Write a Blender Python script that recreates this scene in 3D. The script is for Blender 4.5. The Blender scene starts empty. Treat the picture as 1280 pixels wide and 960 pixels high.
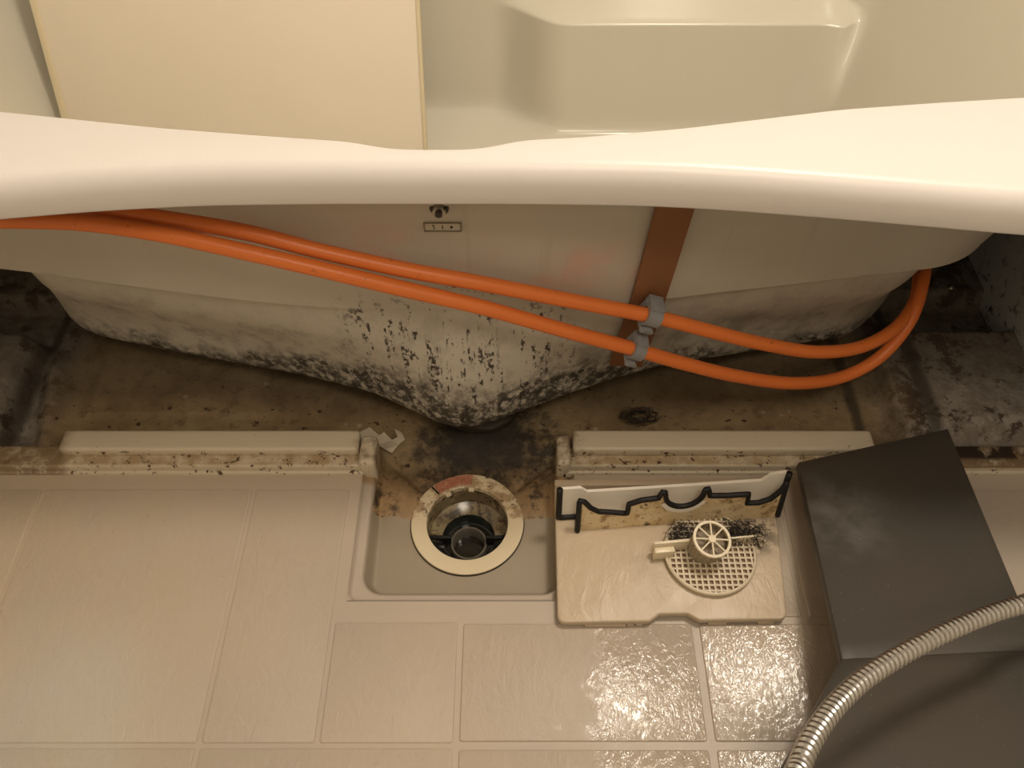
import bpy, bmesh, math, random
import numpy as np
from mathutils import Vector, Matrix
random.seed(7)
SC = bpy.context.scene
COL = SC.collection
# ---------------------------------------------------------------- camera
PITCH = math.radians(52); FPX = 1040.0; CH = 0.91
cam = bpy.data.cameras.new('camera'); cam.sensor_width = 36; cam.lens = 36*FPX/1280; cam.clip_start = .02
co = bpy.data.objects.new('camera', cam); COL.objects.link(co)
co.location = (0, 0, CH); co.rotation_euler = (math.pi/2-PITCH, 0, 0); SC.camera = co
# ---------------------------------------------------------------- world, lights, exposure
w = bpy.data.worlds.new('world'); SC.world = w; w.use_nodes = True
w.node_tree.nodes['Background'].inputs[0].default_value = (1, .88, .72, 1)
w.node_tree.nodes['Background'].inputs[1].default_value = .12
def area(name, loc, target, size, power, col):
    l = bpy.data.lights.new(name, 'AREA'); l.shape = 'DISK'; l.size = size; l.energy = power; l.color = col
    o = bpy.data.objects.new(name, l); COL.objects.link(o); o.location = loc
    o.rotation_euler = (Vector(target)-Vector(loc)).to_track_quat('-Z', 'Y').to_euler()
area('ceiling_lamp_light', (.53, .76, 1.93), (.1, .5, 0), .30, 15.2, (1, .885, .745))
area('fill_light', (.22, -.38, 2.02), (0, .35, 0), .5, 9, (1, .88, .72))  # added fill light for floor and tub front, no known lamp here
SC.view_settings.view_transform = 'Standard'; SC.view_settings.look = 'None'
SC.view_settings.gamma = 1; SC.view_settings.use_curve_mapping = False
SC.view_settings.exposure = 0.0

# ---------------------------------------------------------------- helpers
def link(name, bm, mat, parent=None, smooth=True, kind=None, label=None, cat=None, group=None, recalc=True, auto=None):
    if recalc: bmesh.ops.recalc_face_normals(bm, faces=bm.faces)
    me = bpy.data.meshes.new(name); bm.to_mesh(me); bm.free()
    me.materials.append(mat)
    if smooth: me.polygons.foreach_set('use_smooth', [True]*len(me.polygons))
    if smooth and auto is not None: me.set_sharp_from_angle(angle=math.radians(auto))
    o = bpy.data.objects.new(name, me); COL.objects.link(o)
    if parent is not None:
        o.parent = parent
        t = parent.location.copy()
        if parent.parent: t = t + parent.parent.location
        o.matrix_parent_inverse = Matrix.Translation(t).inverted()
    tag(o, label, cat, group, kind); return o
def tag(o, label=None, cat=None, group=None, kind=None):
    for k, v in (('label', label), ('category', cat), ('group', group), ('kind', kind)):
        if v: o[k] = v
    return o
def thing(name, loc, label, cat, group=None):
    o = bpy.data.objects.new(name, None); COL.objects.link(o); o.location = loc
    o.empty_display_size = .02
    return tag(o, label, cat, group)
def grid(bm, P, closed_u=False, closed_v=False):
    """P[i][j] -> rows of points, quads between"""
    V = [[bm.verts.new(p) for p in row] for row in P]
    n, m = len(V), len(V[0])
    for i in range(n-(0 if closed_u else 1)):
        for j in range(m-(0 if closed_v else 1)):
            bm.faces.new((V[i][j], V[(i+1) % n][j], V[(i+1) % n][(j+1) % m], V[i][(j+1) % m]))
    return V
def rbox(bm, x0, x1, y0, y1, z0, z1, r=.003, seg=3, M=None):
    b = bmesh.new(); bmesh.ops.create_cube(b, size=1)
    for v in b.verts: v.co = Vector(((x0+x1)/2+v.co.x*(x1-x0), (y0+y1)/2+v.co.y*(y1-y0), (z0+z1)/2+v.co.z*(z1-z0)))
    if r > 0: bmesh.ops.bevel(b, geom=b.edges[:]+b.verts[:], offset=r, segments=seg, profile=.5, affect='EDGES')
    if M: bmesh.ops.transform(b, matrix=M, verts=b.verts)
    me = bpy.data.meshes.new('t'); b.to_mesh(me); b.free(); bm.from_mesh(me); bpy.data.meshes.remove(me)
def spline(pts, n):
    P = [Vector(p) for p in pts]; P = [2*P[0]-P[1]]+P+[2*P[-1]-P[-2]]; out = []
    for i in range(1, len(P)-2):
        for k in range(n):
            t = k/n; a, b, c, d = P[i-1:i+3]
            out.append(.5*((2*b)+(c-a)*t+(2*a-5*b+4*c-d)*t*t+(3*b-a-3*c+d)*t**3))
    out.append(P[-2]); return out
def resample(pts, step):
    L = [0]
    for a, b in zip(pts, pts[1:]): L.append(L[-1]+(b-a).length)
    n = max(2, int(L[-1]/step)); A = np.array([list(p) for p in pts]); s = np.linspace(0, L[-1], n)
    return [Vector([float(np.interp(v, L, A[:, k])) for k in range(3)]) for v in s]
def tube(bm, pts, rad, seg=14, caps=True, flat=None):
    up = Vector((0, 0, 1)); rings = []; prev = None
    for i, p in enumerate(pts):
        t = (pts[min(i+1, len(pts)-1)]-pts[max(i-1, 0)]).normalized()
        if prev is None:
            s = t.cross(up)
            if s.length < .1: s = t.cross(Vector((0, 1, 0)))
        else: s = prev-t*prev.dot(t)
        s.normalize(); prev = s; u = s.cross(t)
        r = rad(i) if callable(rad) else rad
        rings.append([p+(s*math.cos(2*math.pi*k/seg)+u*math.sin(2*math.pi*k/seg))*r for k in range(seg)])
    V = grid(bm, rings, closed_v=True)
    if caps: bm.faces.new(V[0]); bm.faces.new(V[-1])
def lathe(bm, prof, c, seg=64, a0=0, a1=2*math.pi, axis=None):
    closed = abs(a1-a0-2*math.pi) < 1e-6; n = seg if closed else seg+1
    P = [[Vector((c[0]+r*math.cos(a0+(a1-a0)*k/seg), c[1]+r*math.sin(a0+(a1-a0)*k/seg), c[2]+z)) for k in range(n)] for r, z in prof]
    V = grid(bm, P, closed_v=closed)
    return V
def plate(bm, poly, z0, z1, bev=0, seg=3):
    """vertical prism of a plan polygon"""
    b = bmesh.new(); a = [b.verts.new((x, y, z0)) for x, y in poly]; f = b.faces.new(a)
    r = bmesh.ops.extrude_face_region(b, geom=[f]); vs = [g for g in r['geom'] if isinstance(g, bmesh.types.BMVert)]
    for v in vs: v.co.z = z1
    bmesh.ops.recalc_face_normals(b, faces=b.faces)
    if bev:
        es = [e for e in b.edges if all(v in vs for v in e.verts)]
        bmesh.ops.bevel(b, geom=es, offset=bev, segments=seg, profile=.5, affect='EDGES')
    me = bpy.data.meshes.new('t'); b.to_mesh(me); b.free(); bm.from_mesh(me); bpy.data.meshes.remove(me)
def roundpoly(pts, rs, seg=6):
    out = []; n = len(pts)
    for i in range(n):
        p = Vector(pts[i]).to_2d(); a = Vector(pts[i-1]).to_2d(); b = Vector(pts[(i+1) % n]).to_2d()
        r = rs[i] if isinstance(rs, (list, tuple)) else rs
        if r <= 0: out.append(tuple(p)); continue
        d1 = (a-p).normalized(); d2 = (b-p).normalized()
        ang = d1.angle(d2); t = min(r/math.tan(ang/2), (a-p).length*.45, (b-p).length*.45)
        s = p+d1*t; e = p+d2*t
        for k in range(seg+1):
            u = k/seg; out.append(tuple(s*(1-u)**2+p*2*u*(1-u)+e*u*u))
    return out
def sst(a, b, x):
    t = np.clip((x-a)/(b-a), 0, 1); return t*t*(3-2*t)
def P3(px, py, z):
    """a point of the horizontal plane z, read off the survey of the photograph"""
    v = (py-480)/FPX; D = (CH-z)/(math.sin(PITCH)+v*math.cos(PITCH))
    return Vector(((px-640)/FPX*D, D*(math.cos(PITCH)-v*math.sin(PITCH)), z))
def PY(px, py, y):
    v = (py-480)/FPX; D = y/(math.cos(PITCH)-v*math.sin(PITCH))
    return Vector(((px-640)/FPX*D, y, CH-D*(math.sin(PITCH)+v*math.cos(PITCH))))

# ---------------------------------------------------------------- materials
class Mat:
    def __init__(s, name, rough=.5, spec=.5, metal=0):
        s.m = bpy.data.materials.new(name); s.m.use_nodes = True; s.t = s.m.node_tree
        s.b = s.t.nodes['Principled BSDF']; s.b.inputs['Roughness'].default_value = rough
        s.b.inputs['Specular IOR Level'].default_value = spec; s.b.inputs['Metallic'].default_value = metal
        s.tc = s.t.nodes.new('ShaderNodeTexCoord').outputs['Object']
        x = s.t.nodes.new('ShaderNodeSeparateXYZ'); s.t.links.new(s.tc, x.inputs[0]); s.X, s.Y, s.Z = x.outputs
    def put(s, i, v):
        if v is None: return
        if isinstance(v, bpy.types.NodeSocket): s.t.links.new(v, i)
        elif isinstance(v, (tuple, list)) and len(v) == 3 and len(i.default_value) == 4: i.default_value = (*v, 1)
        else: i.default_value = v
    def noise(s, scale, detail=4, rough=.55, stretch=None, dist=0, off=(0, 0, 0)):
        vec = s.tc
        if stretch or any(off):
            mp = s.t.nodes.new('ShaderNodeMapping'); s.t.links.new(s.tc, mp.inputs[0])
            mp.inputs['Scale'].default_value = stretch or (1, 1, 1); mp.inputs['Location'].default_value = off; vec = mp.outputs[0]
        n = s.t.nodes.new('ShaderNodeTexNoise'); s.t.links.new(vec, n.inputs['Vector'])
        n.inputs['Scale'].default_value = scale; n.inputs['Detail'].default_value = detail
        n.inputs['Roughness'].default_value = rough; n.inputs['Distortion'].default_value = dist
        return n.outputs['Fac']
    def voro(s, scale, stretch=None, feature='F1'):
        mp = s.t.nodes.new('ShaderNodeMapping'); s.t.links.new(s.tc, mp.inputs[0]); mp.inputs['Scale'].default_value = stretch or (1, 1, 1)
        n = s.t.nodes.new('ShaderNodeTexVoronoi'); n.feature = feature; s.t.links.new(mp.outputs[0], n.inputs['Vector']); n.inputs['Scale'].default_value = scale
        return n.outputs['Distance']
    def ma(s, op, a, b=None, c=None, clamp=False):
        n = s.t.nodes.new('ShaderNodeMath'); n.operation = op; n.use_clamp = clamp
        for i, v in enumerate((a, b, c)): s.put(n.inputs[i], v)
        return n.outputs[0]
    def ss(s, v, a, b):      # smoothstep a->b gives 0->1 (a may be > b)
        n = s.t.nodes.new('ShaderNodeMapRange'); n.interpolation_type = 'SMOOTHSTEP'; s.put(n.inputs[0], v)
        if a < b: n.inputs[1].default_value, n.inputs[2].default_value, n.inputs[3].default_value, n.inputs[4].default_value = a, b, 0, 1
        else: n.inputs[1].default_value, n.inputs[2].default_value, n.inputs[3].default_value, n.inputs[4].default_value = b, a, 1, 0
        return n.outputs[0]
    def mul(s, *v):
        r = v[0]
        for x in v[1:]: r = s.ma('MULTIPLY', r, x)
        return r
    def add(s, *v):
        r = v[0]
        for x in v[1:]: r = s.ma('ADD', r, x)
        return r
    def dist(s, x, y, z=None):
        a = s.ma('SUBTRACT', s.X, x); b = s.ma('SUBTRACT', s.Y, y) if y is not None else s.ma('SUBTRACT', s.Z, z)
        return s.ma('SQRT', s.add(s.mul(a, a), s.mul(b, b)))
    def mix(s, f, a, b):
        n = s.t.nodes.new('ShaderNodeMix'); n.data_type = 'RGBA'; n.clamp_factor = True
        s.put(n.inputs[0], f); s.put(n.inputs[6], a); s.put(n.inputs[7], b); return n.outputs[2]
    def bump(s, h, strength=.3, dist=.001, prev=None):
        n = s.t.nodes.new('ShaderNodeBump'); s.put(n.inputs['Height'], h); n.inputs['Strength'].default_value = strength
        n.inputs['Distance'].default_value = dist
        if prev: s.t.links.new(prev, n.inputs['Normal'])
        return n.outputs[0]
    def out(s, col=None, rough=None, nrm=None):
        s.put(s.b.inputs['Base Color'], col); s.put(s.b.inputs['Roughness'], rough)
        if nrm: s.t.links.new(nrm, s.b.inputs['Normal'])
        return s.m
def simple(name, col, rough=.5, spec=.5, metal=0, var=.06, vs=40, bump=0, bs=300):
    k = Mat(name, rough, spec, metal); n = k.noise(vs, 3)
    c = k.mix(n, tuple(x*(1-var) for x in col), tuple(min(1, x*(1+var)) for x in col))
    return k.out(c, None, k.bump(k.noise(bs, 2), bump, .0006) if bump else None)

M_white = simple('white_gloss_acrylic', (.785, .742, .715), .36, .5, var=.015, vs=8)
M_inner = simple('tub_inner_acrylic', (.66, .62, .52), .20, .5, var=.02, vs=4)
M_wall = simple('wall_panel_cream', (.72, .68, .60), .4, var=.02, vs=3)
M_ceil = simple('ceiling_white', (.8, .78, .74), .6, var=.02, vs=3)

def mat_floor(tile):
    k = Mat('floor_resin_tile' if tile else 'floor_resin_plain')
    big = k.noise(3.2, 3); c = k.mix(k.ss(big, .38, .62), (.49, .405, .315), (.45, .38, .31))
    left = k.mul(k.ss(k.X, -.25, -.55), k.ss(k.noise(7, 4), .35, .6))
    c = k.mix(k.mul(left, .7), c, (.50, .40, .28))
    glare = k.mul(k.ss(k.dist(-.5, .25), .17, .03), k.noise(10, 4)); c = k.mix(k.mul(glare, .8), c, (.52, .52, .48))  # soft greyish glare painted into the floor colour at the left
    c = k.mix(k.mul(k.ss(k.noise(90, 2), .70, .78), .25), c, (.25, .19, .12))
    wet = k.mul(k.ss(k.add(k.X, k.mul(k.ma('SUBTRACT', k.noise(22, 6, .7), .5), .30)), .07, .125), k.ss(k.Y, .42, .38))
    mid = k.mul(k.ss(k.add(k.X, k.mul(k.noise(9, 3), .2)), .0, .12), .5)
    r = k.ma('SUBTRACT', .52, k.mul(wet, .40 if tile else .05)); r = k.ma('SUBTRACT', r, k.mul(mid, .10))
    if tile:
        k.put(k.b.inputs['Specular IOR Level'], k.add(.5, k.mul(wet, .5))); k.put(k.b.inputs['Coat Weight'], k.mul(wet, .5)); k.b.inputs['Coat Roughness'].default_value = .10
        h = k.noise(140, 4, .62, (1, .8, 1), .9); h2 = k.noise(34, 4, .6, (1.5, .8, 1), 1.5)
        n = k.bump(h2, .35, .004); n = k.bump(h, .38, .0016, n)
        k.t.links.new(n, k.b.inputs['Coat Normal'])
        k.put(n.node.inputs['Strength'], k.add(.30, k.mul(wet, .38)))
    else: n = k.bump(k.noise(60, 3), .1, .001)
    return k.out(c, r, n)
M_tile = mat_floor(True); M_floor = mat_floor(False)

def mat_pan():
    k = Mat('stained_resin_pan', .45)
    n1 = k.noise(14, 6, .65); n2 = k.noise(45, 6, .7); n3 = k.noise(160, 3)
    pan = k.mix(k.ss(n1, .35, .65), (.20, .135, .065), (.31, .225, .12))
    pan = k.mix(k.mul(k.ss(n2, .52, .66), .6), pan, (.10, .062, .032))
    # thin lime scale rings and dark flakes
    pan = k.mix(k.mul(k.ss(k.voro(42), .17, .12), k.ss(k.noise(16, 2, off=(3, 1, 0)), .60, .64), .75), pan, (.42, .36, .27))
    pan = k.mix(k.ss(k.noise(75, 3, .6, (1, 1.4, 1), off=(5, 5, 5)), .665, .69), pan, (.035, .015, .008))
    # grey mineral area at both ends
    endm = k.ma('MAXIMUM', k.ss(k.X, .47, .55), k.ss(k.X, -.60, -.66))
    grey = k.mix(k.ss(n2, .38, .62), (.27, .24, .20), (.17, .14, .115))
    grey = k.mix(k.ss(k.noise(22, 6, .75, off=(2, 0, 0)), .52, .59), grey, (.05, .03, .02))
    c = k.mix(endm, pan, grey)
    # black grime near the tub drain and behind the gap
    dd = k.add(k.dist(-.045, .635), k.mul(k.ma('SUBTRACT', n2, .5), .14))
    c = k.mix(k.mul(k.ss(dd, .105, .035), .93), c, (.022, .017, .012))
    far = k.mul(k.ss(k.add(k.Y, k.mul(k.noise(20, 5), .05)), .68, .74), .55); c = k.mix(far, c, (.06, .042, .025))  # pan colour darker towards the back, beneath the tub
    # drain basin: clean lower half with a sharp tide line, rust brown above
    tide = k.ss(k.add(k.Y, k.mul(k.ma('SUBTRACT', k.noise(30, 4), .5), .014), k.mul(k.ma('ABSOLUTE', k.ma('SUBTRACT', k.X, -.056)), -.05)), .5115, .513)
    clean = k.mix(n1, (.295, .24, .172), (.345, .285, .205))
    dirty = k.mix(k.ss(n1, .35, .62), (.42, .28, .14), (.30, .195, .10))
    dirty = k.mix(k.ss(k.noise(26, 6, .7, off=(1, 2, 0)), .50, .62), dirty, (.09, .058, .032))
    dirty = k.mix(k.mul(k.ss(k.noise(70, 5, .7), .56, .66), .8), dirty, (.04, .026, .016))
    up = k.ss(k.add(k.Y, k.mul(k.ma('SUBTRACT', n2, .5), .03)), .55, .60)
    side = k.ss(k.ma('ABSOLUTE', k.ma('SUBTRACT', k.X, -.056)), .045, .10)
    dirty = k.mix(k.mul(up, .65), dirty, (.055, .036, .022))
    basin = k.mix(tide, clean, dirty)
    c = k.mix(k.ss(k.Y, .60, .575), c, basin)
    g1 = k.ss(k.add(k.dist(.012, .625), k.mul(k.ma('SUBTRACT', n2, .5), .16)), .085, .03)
    g2 = k.ss(k.add(k.dist(-.05, .618), k.mul(k.ma('SUBTRACT', n2, .5), .12)), .10, .05)
    c = k.mix(k.mul(k.ma('MAXIMUM', g1, g2), k.ss(k.noise(48, 6, .75, off=(7, 7, 0)), .38, .56), .90), c, (.022, .016, .011))
    cr = k.ma('MAXIMUM', k.ss(k.ma('ABSOLUTE', k.ma('SUBTRACT', k.add(k.X, k.mul(n2, .012)), .478)), .010, .002), k.ss(k.ma('ABSOLUTE', k.ma('SUBTRACT', k.add(k.X, k.mul(n2, .012)), .556)), .012, .003))
    cr = k.ma('MAXIMUM', cr, k.ss(k.ma('ABSOLUTE', k.add(k.X, .672)), .010, .002))
    c = k.mix(k.mul(cr, k.ss(k.Y, .60, .62), .8), c, (.035, .025, .016))  # dark lines painted along the pan steps to raise their contrast
    edge = k.ma('MAXIMUM', k.ss(k.Z, -.014, -.008), 0.0)
    c = k.mix(k.mul(edge, k.ss(k.Y, .56, .55)), c, (.46, .385, .31))
    r = k.add(.35, k.mul(n2, .3), k.mul(k.ss(k.Y, .508, .53), .18))
    n = k.bump(k.mul(n2, k.ss(k.Y, .508, .53)), .7, .004); n = k.bump(n3, .2, .0010, n)
    k.put(n.node.inputs['Strength'], k.mul(k.ss(k.Y, .508, .53), .6))
    return k.out(c, r, n)
M_pan = mat_pan()

def mat_curb():
    k = Mat('curb_resin', .4)
    n = k.noise(55, 6, .7)
    c = k.mix(k.noise(12, 3), (.62, .54, .41), (.56, .48, .365))
    low = k.mul(k.ss(k.Z, .024, .016), k.ss(k.Y, .566, .572))
    c = k.mix(k.mul(low, k.ss(n, .30, .6), .85), c, (.36, .255, .135))
    c = k.mix(k.mul(k.ss(k.Z, .029, .022), k.ss(k.noise(90, 4, .7, off=(4, 0, 0)), .59, .63)), c, (.07, .035, .015))
    c = k.mix(k.mul(k.ss(k.noise(130, 2, off=(9, 0, 0)), .72, .76), .8), c, (.10, .05, .02))
    ends = k.ma('MAXIMUM', k.mul(k.ss(k.X, -.555, -.58), .85), k.mul(k.ss(k.X, .455, .47), k.ss(k.Z, .008, .012)))
    gap = k.ss(k.add(k.ma('ABSOLUTE', k.ma('SUBTRACT', k.X, -.057)), k.mul(n, -.05)), .125, .10)
    c = k.mix(k.mul(ends, k.ss(n, .25, .55)), c, (.20, .13, .07))
    c = k.mix(k.mul(k.ss(k.X, .475, .50), k.ss(k.noise(30, 5, .7), .40, .5), k.ss(k.Y, .574, .582)), c, (.03, .018, .012))
    c = k.mix(k.mul(gap, k.ss(n, .38, .58), k.ss(k.Y, .565, .575), .75), c, (.17, .11, .06))
    return k.out(c, None, k.bump(n, .12, .001))
M_curb = mat_curb()

def mat_shell():
    k = Mat('mouldy_fibre_resin', .5, .35)
    c = k.mix(k.noise(9, 4), (.56, .51, .43), (.47, .43, .36))
    cx = k.ma('ABSOLUTE', k.ma('SUBTRACT', k.X, -.055))
    pink = k.mul(k.ss(k.ma('ABSOLUTE', k.ma('SUBTRACT', k.add(k.Z, k.mul(k.X, .12)), .295)), .055, .01), k.ss(cx, .30, .08), k.ss(k.noise(12, 4), .38, .62))
    c = k.mix(k.mul(pink, .42), c, (.70, .30, .20))
    smudge = k.mul(k.ss(k.noise(26, 6, .7, (1, 1, .8)), .44, .66), k.ss(k.Z, .25, .12))
    c = k.mix(k.mul(smudge, .52), c, (.16, .14, .11))
    # mould creeping up from the bottom edge
    lo = k.ss(k.add(k.Z, k.mul(k.ma('SUBTRACT', k.noise(18, 6, .7), .5), .14), k.mul(k.ss(cx, .34, .1), -.045)), .075, .030)
    c = k.mix(k.mul(lo, k.ss(k.noise(80, 5, .75), .38, .56), .93), c, (.025, .02, .016))
    # dotted vertical streaks on the middle bulge
    st = k.noise(72, 5, .65, (1.5, 0.1, .5)); dots = k.noise(190, 3, .6, (1.1, .1, .8))
    col = k.noise(26, 2, .5, (3.0, .01, .08))
    m = k.mul(k.ss(st, .50, .57), k.ss(dots, .46, .53), k.ss(col, .44, .52), k.ss(cx, .17, .11), k.ss(k.Z, .265, .20))
    c = k.mix(k.mul(m, .95), c, (.03, .023, .018))
    m2 = k.mul(k.ss(k.noise(100, 5, .7, off=(3, 3, 3)), .61, .67), k.ss(k.noise(11, 3, off=(2, 7, 1)), .48, .6), k.ss(k.Z, .22, .14))
    c = k.mix(k.mul(m2, .75), c, (.06, .045, .035))
    # dirty drips below the rim and a crimson marker smudge
    dr = k.mul(k.ss(k.noise(22, 3, .5, (2.6, .01, .10)), .62, .72), k.ss(k.Z, .24, .32), .16); c = k.mix(dr, c, (.25, .19, .14))
    rm = k.mul(k.ss(k.ma('ABSOLUTE', k.ma('SUBTRACT', k.X, -.045)), .030, .022), k.ss(k.ma('ABSOLUTE', k.ma('SUBTRACT', k.add(k.Z, k.mul(k.X, .22)), .247)), .008, .004), k.ss(k.noise(160, 2, off=(8, 1, 0)), .50, .55))
    c = k.mix(k.mul(rm, .9), c, (.16, .03, .03))
    return k.out(c, k.add(.42, k.mul(k.noise(30, 3), .15)), k.bump(k.noise(70, 4), .12, .001))
M_shell = mat_shell()
M_lid = simple('cream_lid', (.85, .765, .635), .45, .35, var=.025, vs=5)
M_lidedge = simple('cream_edge_trim', (.74, .64, .45), .4, var=.03)
M_orange = None
def mat_orange():
    k = Mat('orange_pipe', .38, .4)
    c = k.mix(k.noise(20, 3), (.78, .205, .045), (.70, .17, .035))
    c = k.mix(k.mul(k.ss(k.noise(140, 3), .68, .72), .5), c, (.20, .06, .02))
    return k.out(c)
M_orange = mat_orange()
M_strap = simple('brown_strip', (.24, .105, .045), .55, .3, var=.12, vs=30, bump=.1)
M_clip = simple('grey_clip_plastic', (.25, .25, .255), .4, var=.1, vs=60)
M_steel = simple('bolt_steel', (.40, .36, .30), .32, .5, 1, var=.2, vs=200)
M_darkmetal = simple('blackened_washer', (.05, .042, .035), .4, .5, .6, var=.3, vs=200)
M_labelplate = simple('moulded_plate', (.50, .45, .36), .5, var=.05)
M_ink = simple('dark_ink', (.06, .045, .03), .6)
def mat_board():
    k = Mat('dark_grey_board', .42, .4)
    c = k.mix(k.ss(k.noise(7, 4), .35, .65), (.064, .053, .042), (.055, .049, .041))
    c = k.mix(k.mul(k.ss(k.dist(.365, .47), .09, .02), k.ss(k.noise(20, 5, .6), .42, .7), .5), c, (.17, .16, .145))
    c = k.mix(k.mul(k.ss(k.noise(230, 2), .72, .76), .3), c, (.28, .25, .2))
    return k.out(c, k.add(.38, k.mul(k.noise(25, 4), .15)), k.bump(k.noise(180, 3), .08, .0006))
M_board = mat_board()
M_bluewall = None
def mat_bw():
    k = Mat('blue_grey_panel_back', .55, .3)
    c = k.mix(k.noise(10, 4), (.42, .43, .42), (.34, .36, .36))
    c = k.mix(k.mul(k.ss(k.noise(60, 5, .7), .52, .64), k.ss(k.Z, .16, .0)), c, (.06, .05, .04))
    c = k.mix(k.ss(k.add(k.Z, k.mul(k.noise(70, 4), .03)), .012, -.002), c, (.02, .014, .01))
    c = k.mix(k.ss(k.ma('MAXIMUM', k.ss(k.Z, .46, .465), k.ss(k.Y, .56, .55)), .4, .6), c, (.72, .68, .60))
    return k.out(c)
M_bluewall = mat_bw()
def mat_cover():
    k = Mat('cover_resin', .36, .45)
    c = k.mix(k.noise(9, 4), (.54, .43, .305), (.50, .40, .285))
    c = k.mix(k.mul(k.ss(k.dist(.20, .47), .10, .02), k.ss(k.noise(25, 5), .42, .6), .35), c, (.30, .24, .16))
    c = k.mix(k.mul(k.ss(k.dist(.29, .475), .045, .01), k.ss(k.noise(70, 5, .7), .40, .55), .85), c, (.06, .045, .03))
    n = k.bump(k.noise(46, 5, .6, (1.2, .8, 1), 1), .42, .003)
    return k.out(c, k.add(.24, k.mul(k.noise(20, 3), .25)), n)
M_cover = mat_cover()
M_coverside = simple('cover_underside', (.42, .35, .25), .5, var=.1)
M_ivory = simple('ivory_plastic', (.74, .64, .46), .32, .5, var=.05, vs=30)
M_seal_white = simple('seal_white', (.86, .80, .70), .35, var=.02)
def mat_sealdirty():
    k = Mat('stained_ivory', .5, .3)
    c = k.mix(k.ss(k.noise(30, 4), .35, .6), (.74, .60, .38), (.62, .46, .25))
    c = k.mix(k.mul(k.ss(k.noise(48, 6, .7, off=(1, 0, 2)), .50, .66), .85), c, (.26, .14, .055))
    c = k.mix(k.mul(k.ss(k.noise(95, 4, .7), .60, .66), .9), c, (.04, .025, .015))
    return k.out(c)
M_sealdirty = mat_sealdirty()
M_rubber = simple('black_rubber', (.012, .011, .010), .55, .3, var=.2)
M_grime = simple('grime_covered_rubber', (.035, .026, .017), .6, .3, var=.6, vs=90, bump=.5, bs=120)
def mat_ring():
    k = Mat('drain_flange_ivory', .3, .5)
    c = k.mix(k.noise(20, 3), (.73, .62, .43), (.69, .58, .40))
    m = k.mul(k.ss(k.add(k.Y, k.mul(k.ma('SUBTRACT', k.noise(60, 4), .5), .02)), .514, .518), k.ss(k.noise(50, 6, .7), .42, .56))
    c = k.mix(k.mul(m, .75), c, (.30, .18, .08))
    m = k.mul(k.ss(k.Y, .51, .53), k.ss(k.noise(95, 6, .75, off=(2, 2, 2)), .56, .62)); c = k.mix(k.mul(m, .9), c, (.035, .02, .012))
    return k.out(c)
M_ring = mat_ring()
def mat_well():
    k = Mat('grimy_trap_glints', .25, .6)
    c = k.mix(k.ss(k.noise(35, 5), .38, .6), (.36, .29, .17), (.20, .15, .085))
    c = k.mix(k.ss(k.noise(60, 6, .7, off=(1, 1, 1)), .47, .6), c, (.05, .035, .02))
    c = k.mix(k.ss(k.Y, .512, .50), c, k.mix(k.ss(k.noise(60, 4), .58, .7), (.015, .016, .015), (.30, .28, .25)))  # front half painted dark, pale flecks stand in for wet glints
    return k.out(c, .2)
M_well = mat_well()
M_teal = simple('dark_trap_plastic', (.035, .042, .036), .18, .6, var=.3, vs=60)
M_pipegrey = simple('trap_pipe_grey', (.17, .15, .12), .22, .6, var=.2, vs=60)
M_water = simple('still_drain_water', (.02, .018, .013), .05, .6)
M_sticker = None
def mat_sticker():
    k = Mat('red_brown_sticker', .5)
    c = k.mix(k.ss(k.noise(60, 4), .4, .6), (.50, .20, .13), (.40, .15, .09))
    c = k.mix(k.mul(k.ss(k.noise(240, 2), .56, .62), .5), c, (.62, .40, .28))
    return k.out(c)
M_sticker = mat_sticker()
def mat_catch():
    k = Mat('catcher_plastic', .4)
    c = k.mix(k.noise(30, 3), (.66, .57, .42), (.58, .48, .34))
    c = k.mix(k.mul(k.ss(k.add(k.Y, k.mul(k.ma('SUBTRACT', k.noise(30, 3), .5), .03)), .445, .475), k.ss(k.noise(80, 5, .7), .40, .6), .8), c, (.10, .07, .04))
    return k.out(c)
M_catch = mat_catch()
M_grimeplastic = simple('grimy_drum', (.38, .31, .21), .45, var=.45, vs=140)
M_hair = simple('dark_hair', (.02, .014, .01), .5)
M_flake = simple('peeled_coating', (.52, .45, .35), .5, var=.15)
M_chrome = simple('flexible_steel', (.55, .535, .52), .27, .5, 1, var=.04)
M_lampglass = simple('frosted_lamp_glass', (.85, .82, .75), .4)

# ---------------------------------------------------------------- room shell
XL, XR, YB, YF, ZC = -1.02, .705, 1.48, -1.0, 2.1
def wallbox(name, x0, x1, y0, y1, z0, z1, mat):
    bm = bmesh.new(); rbox(bm, x0, x1, y0, y1, z0, z1, 0); return link(name, bm, mat, smooth=False, kind='structure')
wallbox('wall_right', XR, XR+.04, YF, YB, -.12, ZC, M_bluewall)
wallbox('wall_left', XL-.04, XL, YF, YB, -.12, ZC, M_wall)
wallbox('wall_back', XL-.04, XR+.04, YB, YB+.04, -.12, ZC, M_wall)
wallbox('wall_front', XL-.04, XR+.04, YF-.04, YF, -.12, ZC, M_wall)
wallbox('ceiling', XL-.04, XR+.04, YF-.04, YB+.04, ZC, ZC+.04, M_ceil)

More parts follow.
